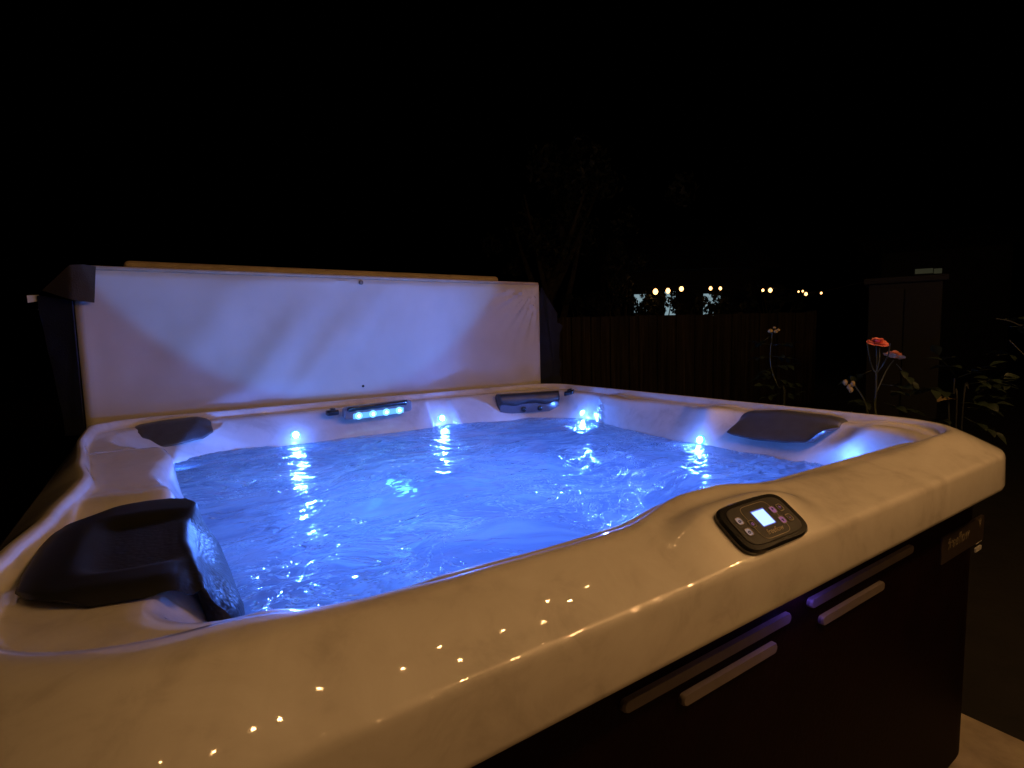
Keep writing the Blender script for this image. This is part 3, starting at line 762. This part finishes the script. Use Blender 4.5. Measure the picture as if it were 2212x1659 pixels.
# ------------------------------------------------------------------ roses beyond the right side of the tub
def leaf_data(base, d, up, ln, wd, off):
    d = Vector(d).normalized(); s = d.cross(Vector(up)).normalized(); u = s.cross(d)
    prof = [(0, .06), (.18, .62), (.42, 1), (.7, .78), (.9, .34), (1, .03)]; V, Fc = [], []
    for f, w in prof:
        c = Vector(base)+d*(ln*f)-u*(ln*.22*f*f)
        V += [c-s*(wd*w*.5)+u*(wd*.16*w), c, c+s*(wd*w*.5)+u*(wd*.16*w)]
    for i in range(len(prof)-1):
        a = off+i*3; Fc += [(a, a+1, a+4, a+3), (a+1, a+2, a+5, a+4)]
    return V, Fc
def leaf(name, base, d, ln, wd, parent, mat='leaf'):
    V, Fc = leaf_data(base, d, (0, 0, 1), ln, wd, 0); return mk(name, V, Fc, mat, parent)
def leaf_spray(base, d, parent, ln=.05):
    """one compound rose leaf: stalk with five leaflets, a single part"""
    base, d = Vector(base), Vector(d).normalized(); V, Fc = tube_data([base, base+d*ln*.9, base+d*ln*1.7-Vector((0, 0, ln*.2))], [.0016, .0012, .0008], 5)
    s = d.cross(Vector((0, 0, 1))); s = s.normalized() if s.length > .1 else Vector((1, 0, 0))
    for f, sg in ((.7, 1), (.7, -1), (1.25, 1), (1.25, -1), (1.7, 0)):
        dd = (d*.45+s*sg*.9).normalized() if sg else d
        dd = dd+Vector((0, 0, random.uniform(-.35, .25)))
        v, fc = leaf_data(base+d*ln*f, dd, (random.uniform(-.5, .5), random.uniform(-.5, .5), 1), ln*random.uniform(.8, 1.05), ln*random.uniform(.5, .65), len(V)); V += v; Fc += fc
    return mk('leaf', V, Fc, 'leaf', parent)
def flower(c, r, mat, parent, tilt=(0, 0, 1)):
    V, Fc = [], []; q = Vector(tilt).to_track_quat('Z', 'Y'); c = Vector(c)
    for ly, (n, open_, rr_, hh) in enumerate(((3, .25, .38, .62), (4, .5, .55, .58), (5, .8, .8, .46), (6, 1.05, 1.0, .34))):
        for k in range(n):
            a = 2*PI*k/n+ly*.7+random.uniform(-.15, .15); b0 = len(V)
            for i in range(5):
                f = i/4; rad = r*rr_*(.12+.88*f**(1.15))*(1 if i < 4 else 1.05); z = r*(hh*1.25*f**(.85))-(r*.16*open_*(f**5))
                for j in range(5):
                    g = (j-2)/2; wv = (2*PI/n*.62)*math.sin(min(1, .35+f*.85)*PI*.5)
                    aa = a+g*wv*(1-.12*f); rz = rad*(1-.10*g*g*f)
                    V.append(c + q @ Vector((rz*math.cos(aa), rz*math.sin(aa), z-abs(g)**2*r*.12*f+random.uniform(-1, 1)*r*.015)))
            for i in range(4):
                for j in range(4):
                    A = b0+i*5+j; Fc.append((A, A+1, A+6, A+5))
    return mk('rose_bloom', V, Fc, mat, parent)
def curve(pts, m=6): return [Vector(p) for p in catmull([tuple(p) for p in pts], m)]

D1 = 2.35
b1 = at(1895, 900, D1); b1.z = 0
rose = empty('rose_bush', 'rose bush with a red bloom and a peach bloom behind the right rim', 'rose bush', b1, 'rose bushes beside the tub')
ct = at(1893, 748, D1); jn = at(1893, 806, D1)
main = curve([b1+Vector((.03, 0, 0)), at(1899, 980, D1), at(1890, 885, D1), at(1892, 850, D1), jn])
tube('stem', main, [.006-.003*i/len(main) for i in range(len(main))], 'stem', rose, 6)
for pts in ([jn, at(1894, 770, D1), at(1893, 748, D1)], [jn, at(1885, 795, D1), at(1878, 770, D1-.03), at(1873, 742, D1-.05)], [jn, at(1899, 780, D1), at(1900, 752, D1+.02)], [jn, at(1906, 790, D1), at(1918, 768, D1-.02), at(1923, 742, D1-.03)], [at(1892, 850, D1), at(1915, 800, D1+.03), at(1931, 778, D1+.04)]):
    tube('stem', curve(pts, 4), .0022, 'stem', rose, 6)
flower(at(1895, 746, D1), .036, 'petal', rose, (-.15, -.25, 1))
flower(at(1931, 773, D1+.03), .034, 'petal2', rose, (.35, -.1, 1))
for (px, py, dx, dz) in ((1882, 800, -1, -.6), (1936, 786, .5, -.8), (1905, 830, 1, -.15), (1880, 868, -1, 0), (1910, 870, .8, -.3), (1890, 905, -.6, .2), (1925, 845, 1, -.2), (1860, 900, -.9, .3)):
    leaf_spray(at(px, py, D1+random.uniform(-.05, .1)), R_*dx+Vector((0, 0, dz))+FW*random.uniform(-.5, .5), rose, random.uniform(.035, .055))
tube('stem', curve([b1+Vector((-.05, .05, 0)), at(1868, 960, D1), at(1872, 880, D1), at(1846, 832, D1)]), .003, 'stem', rose, 6)
for (px, py) in ((1826, 826), (1834, 836), (1842, 829), (1838, 842)):
    sphere('spent_bud', at(px, py, D1-.02), .008, 'leaf_dry', rose, 2, (1, 1, 1.5))
adopt(rose)

D2 = 2.9
b2 = at(1680, 890, D2); b2.z = 0
r2 = empty('rose_bush', 'tall thin rose shoot with a spent bloom at its tip, left of the blooming rose', 'rose bush', b2, 'rose bushes beside the tub')
m2 = curve([b2, at(1694, 870, D2), at(1682, 838, D2), at(1672, 815, D2), at(1665, 790, D2), at(1664, 760, D2), at(1667, 735, D2), at(1668, 716, D2)])
tube('stem', m2, [.006-.0035*i/len(m2) for i in range(len(m2))], 'stem', r2, 6)
for (px, py, s) in ((1664, 715, .011), (1676, 716, .010), (1681, 713, .008), (1673, 708, .007)):
    sphere('spent_bud', at(px, py, D2-.02), s, 'leaf_dry', r2, 2, (1.2, 1, .9))
for (px, py, dx, dz) in ((1663, 727, -.5, -.4), (1668, 745, 1, .1), (1664, 745, -1, .2), (1664, 768, 1, -.2), (1664, 772, -1, .0), (1666, 792, 1, .1), (1664, 795, -1, -.5), (1670, 812, -1, -.1), (1672, 815, 1, -.4), (1682, 838, 1, .2), (1676, 834, -1, .1), (1690, 858, 1, .3), (1684, 850, -1, -.2)):
    leaf_spray(at(px, py, D2), R_*dx+Vector((0, 0, dz))+FW*random.uniform(-.6, .3), r2, random.uniform(.04, .055))
adopt(r2)
D3 = 2.5
b3 = at(2065, 930, D3); b3.z = 0
r3 = empty('garden_plant', 'dim leafy plant with a brown withered leaf behind the right corner of the tub', 'plant', b3, 'leafy plants at the right edge')
for pts in ([b3, at(2066, 890, D3), at(2060, 850, D3), at(2062, 818, D3)], [b3+Vector((.04, 0, 0)), at(2080, 880, D3), at(2092, 840, D3)], [b3, at(2050, 900, D3), at(2030, 870, D3)]):
    tube('stem', curve(pts), .003, 'dim_stem', r3, 6)
leaf('withered_leaf', at(2025, 868, D3-.03), R_+Vector((0, 0, .3)), .075, .06, r3, 'leaf_dry')
for (px, py, dx, dz) in ((2062, 810, -.6, .6), (2070, 815, .8, .4), (2092, 830, 1, .3), (2060, 850, -1, .2), (2075, 870, 1, .0), (2090, 880, 1, -.1), (2050, 905, -1, -.1), (2080, 900, .6, -.4), (2110, 850, .9, .5)):
    leaf_spray(at(px, py, D3), R_*dx+Vector((0, 0, dz))+FW*random.uniform(-.6, .3), r3, random.uniform(.045, .065))
adopt(r3)
D4 = 3.1
b4 = at(2300, 900, D4); b4.z = 0
r4 = empty('garden_plant', 'dim leaning shoot at the right edge of the view', 'plant', b4, 'leafy plants at the right edge')
for pts in ([b4, at(2270, 830, D4), at(2215, 770, D4), at(2180, 735, D4)], [b4, at(2260, 760, D4), at(2200, 702, D4), at(2150, 688, D4)]):
    tube('stem', curve(pts), .003, 'dim_stem', r4, 6)
for (px, py, dx, dz) in ((2195, 770, -1, .2), (2160, 690, 1, .0), (2180, 705, 1, -.1), (2195, 820, -1, -.2), (2200, 840, -.7, .3), (2185, 860, -1, .1)):
    leaf_spray(at(px, py, D4), R_*dx+Vector((0, 0, dz))+FW*random.uniform(-.6, .3), r4, .06)
adopt(r4)

# ------------------------------------------------------------------ far background
# board fence
DF = 8.0
def fence():
    p0, p1 = at(1150, 700, DF), at(1760, 700, DF+1.6); p0.z = p1.z = 0
    fe = empty('board_fence', 'dark vertical board fence beyond the tub, under the distant bulbs', 'fence', p0)
    d = (p1-p0); ln = d.length; d.normalize(); nrm = Vector((0, 0, 1)).cross(d)
    top = at(1300, 683, DF).z
    nb = int(ln/.145); per = nb//3+1; k = 0
    for sec in range(3):
        bm = bmesh.new()
        for i in range(per):
            x = (sec*per+i+.5)*.145
            if x > ln: break
            box_bm(bm, p0+d*x+nrm*(.012 if i % 2 else 0)+Vector((0, 0, (top+random.uniform(-.01, .01))/2)), (.068, .010, top/2), (d, nrm, (0, 0, 1)), .003, 1)
        from_bm('fence_panel', bm, 'wood', fe)
    for sec in range(4):
        x = min(ln, sec*per*.145); box('fence_post', p0+d*x+nrm*.08+Vector((0, 0, top/2)), (.05, .05, top/2+.02), 'wood', fe, (d, nrm, (0, 0, 1)), .004)
    adopt(fe)
fence()
# dark storage panel behind the roses
DS = 4.6
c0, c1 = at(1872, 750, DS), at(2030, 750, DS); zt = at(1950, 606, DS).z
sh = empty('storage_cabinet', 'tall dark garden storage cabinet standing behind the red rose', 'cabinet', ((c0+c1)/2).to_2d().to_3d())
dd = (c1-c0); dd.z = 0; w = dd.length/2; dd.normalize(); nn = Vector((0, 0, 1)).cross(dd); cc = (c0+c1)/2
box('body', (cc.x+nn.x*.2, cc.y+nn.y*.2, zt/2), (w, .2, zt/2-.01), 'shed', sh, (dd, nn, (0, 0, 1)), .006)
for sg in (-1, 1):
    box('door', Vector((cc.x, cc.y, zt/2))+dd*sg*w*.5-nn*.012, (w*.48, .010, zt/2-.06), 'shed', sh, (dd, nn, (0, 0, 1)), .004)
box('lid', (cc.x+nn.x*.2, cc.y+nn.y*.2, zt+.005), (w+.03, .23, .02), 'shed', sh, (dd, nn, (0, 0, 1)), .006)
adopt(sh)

# trees
def tree(base, h, r, label, seed, crown_c, crown_r, nleaf=2600, tr=.12, name='tree', lsz=.13):
    rnd = random.Random(seed); base = Vector(base)
    t = empty(name, label, name, base, 'trees behind the fence' if name == 'tree' else 'bushes behind the fence')
    V, Fc = [], []
    pts = [base+Vector((rnd.uniform(-.05, .05)*i, rnd.uniform(-.05, .05)*i, h*.75*i/6)) for i in range(7)]
    v, f = tube_data(pts, [tr*(1.15-.13*i) for i in range(7)], 9); V += v; Fc += f
    for k in range(7):
        a = k*2.4; s = pts[2+k % 4]; e = Vector(crown_c)+Vector((math.cos(a)*crown_r[0]*.6, math.sin(a)*crown_r[1]*.6, rnd.uniform(-.4, .5)*crown_r[2]))
        v, f = tube_data([s, (s+e)/2+Vector((0, 0, -.08)), e], [tr*.5, tr*.3, tr*.1], 6, base=len(V)); V += v; Fc += f
    mk('trunk', V, Fc, 'bark', t)
    V, Fc = [], []
    cl = [(Vector(crown_c)+Vector([rnd.gauss(0, .42)*crown_r[i] for i in range(3)]), rnd.uniform(.22, .42)*min(crown_r)) for _ in range(26)]
    for _ in range(nleaf):
        c, cr = rnd.choice(cl); d = Vector((rnd.gauss(0, 1), rnd.gauss(0, 1), rnd.gauss(0, 1))).normalized()
        p = c+d*cr*rnd.uniform(.55, 1.05); n = (d+Vector((rnd.gauss(0, .5), rnd.gauss(0, .5), rnd.gauss(0, .5)))).normalized()
        s = n.cross(Vector((rnd.gauss(0, 1), rnd.gauss(0, 1), rnd.gauss(0, 1)))).normalized(); q = n.cross(s); l = lsz*rnd.uniform(.6, 1.2); b = len(V)
        V += [p-s*l*.5, p+q*l*.24+n*l*.05, p+s*l*.5, p-q*l*.24+n*l*.05]; Fc.append((b, b+1, b+2, b+3))
    mk('crown', V, Fc, 'crown', t, smooth=False)
    adopt(t)
g = at(1196, 700, 10.0); g.z = 0
tree(g, 4.2, 1, 'tree with dark forked limbs rising above the right end of the cover', 3, at(1200, 480, 10.0)+Vector((0, 0, .3)), (1.3, 1.3, 1.0), 2200, .16)
g = at(1275, 700, 10.6); g.z = 0
tree(g, 2.2, 1, 'low dark bush showing over the fence just right of the cover', 5, at(1280, 662, 10.6), (.75, .6, .35), 1500, .05, 'bush', .10)
g = at(1330, 700, 11.5); g.z = 0
tree(g, 3.4, 1, 'slim dark tree left of the distant bulbs', 9, at(1330, 600, 11.5), (.45, .45, .75), 1500, .07)
g = at(1440, 700, 12.6); g.z = 0
tree(g, 2.2, 1, 'leafy bush masking the pale windows under the three bright bulbs', 11, at(1425, 660, 12.6), (1.05, .5, .34), 1500, .05, 'bush', .11)
g = at(1388, 700, 12.0); g.z = 0
tree(g, 2.0, 1, 'small bush half covering the leftmost pale window', 21, at(1390, 664, 12.0), (.26, .3, .26), 420, .04, 'bush', .10)
g = at(1545, 700, 12.6); g.z = 0
tree(g, 2.2, 1, 'leafy bush masking the narrow pale window under the paired bulbs', 12, at(1545, 668, 12.6), (.55, .5, .38), 900, .05, 'bush', .11)
g = at(1665, 700, 14.0); g.z = 0
tree(g, 2.6, 1, 'dark bush among the small right hand bulbs', 15, at(1680, 640, 13.5), (1.1, .5, .30), 1500, .05, 'bush', .11)

# houses behind
def house(p0, p1, hgt, depth, label, wins, ridge=1.4):
    p0, p1 = Vector(p0), Vector(p1); p0.z = p1.z = 0; base = (p0+p1)/2
    hs = empty('house', label, 'house', base, 'houses beyond the yard')
    d = (p1-p0); ln = d.length; d.normalize(); n = Vector((0, 0, 1)).cross(d)
    box('wall', base+n*depth/2+Vector((0, 0, hgt/2)), (ln/2, depth/2, hgt/2), 'house_wall', hs, (d, n, (0, 0, 1)), .01)
    a, b = p0-d*.4, p1+d*.4
    V = [a-n*.4+UPV*hgt, b-n*.4+UPV*hgt, b+n*(depth+.4)+UPV*hgt, a+n*(depth+.4)+UPV*hgt, a+n*depth/2+UPV*(hgt+ridge), b+n*depth/2+UPV*(hgt+ridge)]
    mk('roof', V, [(0, 1, 5, 4), (2, 3, 4, 5), (3, 0, 4), (1, 2, 5), (0, 3, 2, 1)], 'roof', hs, smooth=False)
    for (c, w, h, mat) in wins:
        # push the window onto the wall plane
        c = Vector(c); c = c-n*((c-p0).dot(n))-n*.03
        fr_ = box('window', c, (w+.05, .04, h+.05), 'roof', hs, (d, n, (0, 0, 1)), .006)
        box('pane', c-n*.045, (w, .008, h), mat, fr_, (d, n, (0, 0, 1)), .002)
    adopt(hs)
M['pane_cool'] = emis('lit_window_cool', (.42, .62, .70), .5)
M['pane_warm'] = emis('lit_window_warm', (.42, .42, .24), .05)
DH = 15.0
hw = lambda px, py: at(px, py, DH)
house(at(1300, 700, DH), at(1640, 700, DH+1.0), 2.75, 6, 'dark neighbouring house with pale lit windows behind the distant bulbs',
      [(hw(1385, 655), .17, .24, 'pane_cool'), (hw(1452, 655), .14, .32, 'pane_cool'), (at(1538, 662, DH+.5), .22, .34, 'pane_cool')])
house(at(1900, 690, 17), at(2180, 690, 17.5), 3.0, 6, 'dark house at far right with two dim windows near its eaves', [(at(1995, 586, 17.1), .18, .06, 'pane_warm'), (at(2024, 586, 17.2), .08, .06, 'pane_warm')], .9)
# distant festoon
M['bulb_far'] = emis('warm_bulb', (1.0, .50, .16), 5)
M['bulb_near'] = emis('patio_bulb', (1.0, .52, .185), 1.0)
fs = empty('string_lights', 'string of glowing warm bulbs hung across the distant yard', 'string lights', at(1400, 630, 12.0).to_2d().to_3d())
BP = [(1416, 630, .060), (1443, 628, .052), (1472, 624, .050), (1535, 623, .038), (1556, 623, .034), (1648, 627, .028), (1664, 627, .042), (1725, 630, .018), (1734, 629, .020), (1741, 635, .032), (1774, 633, .022)]
cab_pts = []
for i, (px, py, r) in enumerate(BP):
    p = at(px, py, 11.8); sphere('bulb', p, r*.86, 'bulb_far', fs, 2, (1, 1, 1.2)); cab_pts.append(p+Vector((0, 0, r*1.2)))
wire = [at(1310, 600, 11.8)]+cab_pts+[at(1860, 610, 11.8)]
tube('cable', curve(wire, 4), .006, 'wire', fs, 5)
adopt(fs)

# ------------------------------------------------------------------ patio festoon behind and above the viewer (seen as glints in the rim)
def festoon(p0, p1, n, sag, label, r=.026, mat='bulb_near'):
    p0, p1 = Vector(p0), Vector(p1)
    st = empty('string_lights', label, 'string lights', ((p0+p1)/2).to_2d().to_3d(), 'patio string lights over the near side')
    P = [p0+(p1-p0)*(i/40)-UPV*(4*sag*(i/40)*(1-i/40)) for i in range(41)]
    tube('cable', P, .004, 'wire', st, 5)
    for k in range(n):
        f = (k+.5+random.uniform(-.42, .42))/n; p = p0+(p1-p0)*f-UPV*(4*sag*f*(1-f)+.05+random.uniform(0, .09))+Vector((0, random.uniform(-.10, .10) if mat == 'fairy' else 0, 0))
        sphere('bulb', p, r, mat, st, 2, (1, 1, 1.2))
    adopt(st)
BS = 700
M['bulb_back'] = emis('patio_bulb_dim', (1.0, .52, .185), 330)
M['bulb_near'].node_tree.nodes['Principled BSDF'].inputs['Emission Strength'].default_value = BS
festoon((-.15, -1.85, 2.24), (1.9, -1.72, 2.32), 10, .10, 'string of small warm bulbs overhead just behind the viewer', .014)
festoon((-.4, -3.3, 2.3), (3.4, -3.0, 2.4), 9, .15, 'string of small warm bulbs further back over the patio', .014, 'bulb_back')

M['fairy'] = emis('fairy_bulb', (1.0, .55, .21), 300)
festoon((-1.1, -.95, 2.62), (1.0, -.62, 2.70), 13, .06, 'thin string of tiny fairy lights above the front rim', .0055, 'fairy')
festoon((-1.0, -1.35, 2.9), (1.2, -1.15, 3.0), 13, .10, 'thin string of tiny fairy lights higher over the viewer', .0055, 'fairy')

# ------------------------------------------------------------------ night sky and render look
w = bpy.data.worlds.new('World'); C.world = w; w.use_nodes = True
nt = w.node_tree; bg = nt.nodes['Background']
sky = nt.nodes.new('ShaderNodeTexSky'); sky.sky_type = 'NISHITA'; sky.sun_disc = False
sky.sun_elevation = math.radians(-12); sky.sun_rotation = math.radians(200)
nt.links.new(sky.outputs[0], bg.inputs['Color']); bg.inputs['Strength'].default_value = .004
vs_ = C.view_settings; vs_.view_transform = 'Standard'; vs_.look = 'None'; vs_.exposure = 0; vs_.gamma = 1; vs_.use_curve_mapping = False
C.render.engine = 'CYCLES'
cy = C.cycles; cy.use_denoising = True; cy.max_bounces = 10; cy.diffuse_bounces = 5; cy.glossy_bounces = 4; cy.transmission_bounces = 6; cy.transparent_max_bounces = 8
cy.sample_clamp_indirect = 6; cy.sample_clamp_direct = 0; cy.caustics_reflective = False; cy.caustics_refractive = False; cy.use_light_tree = True
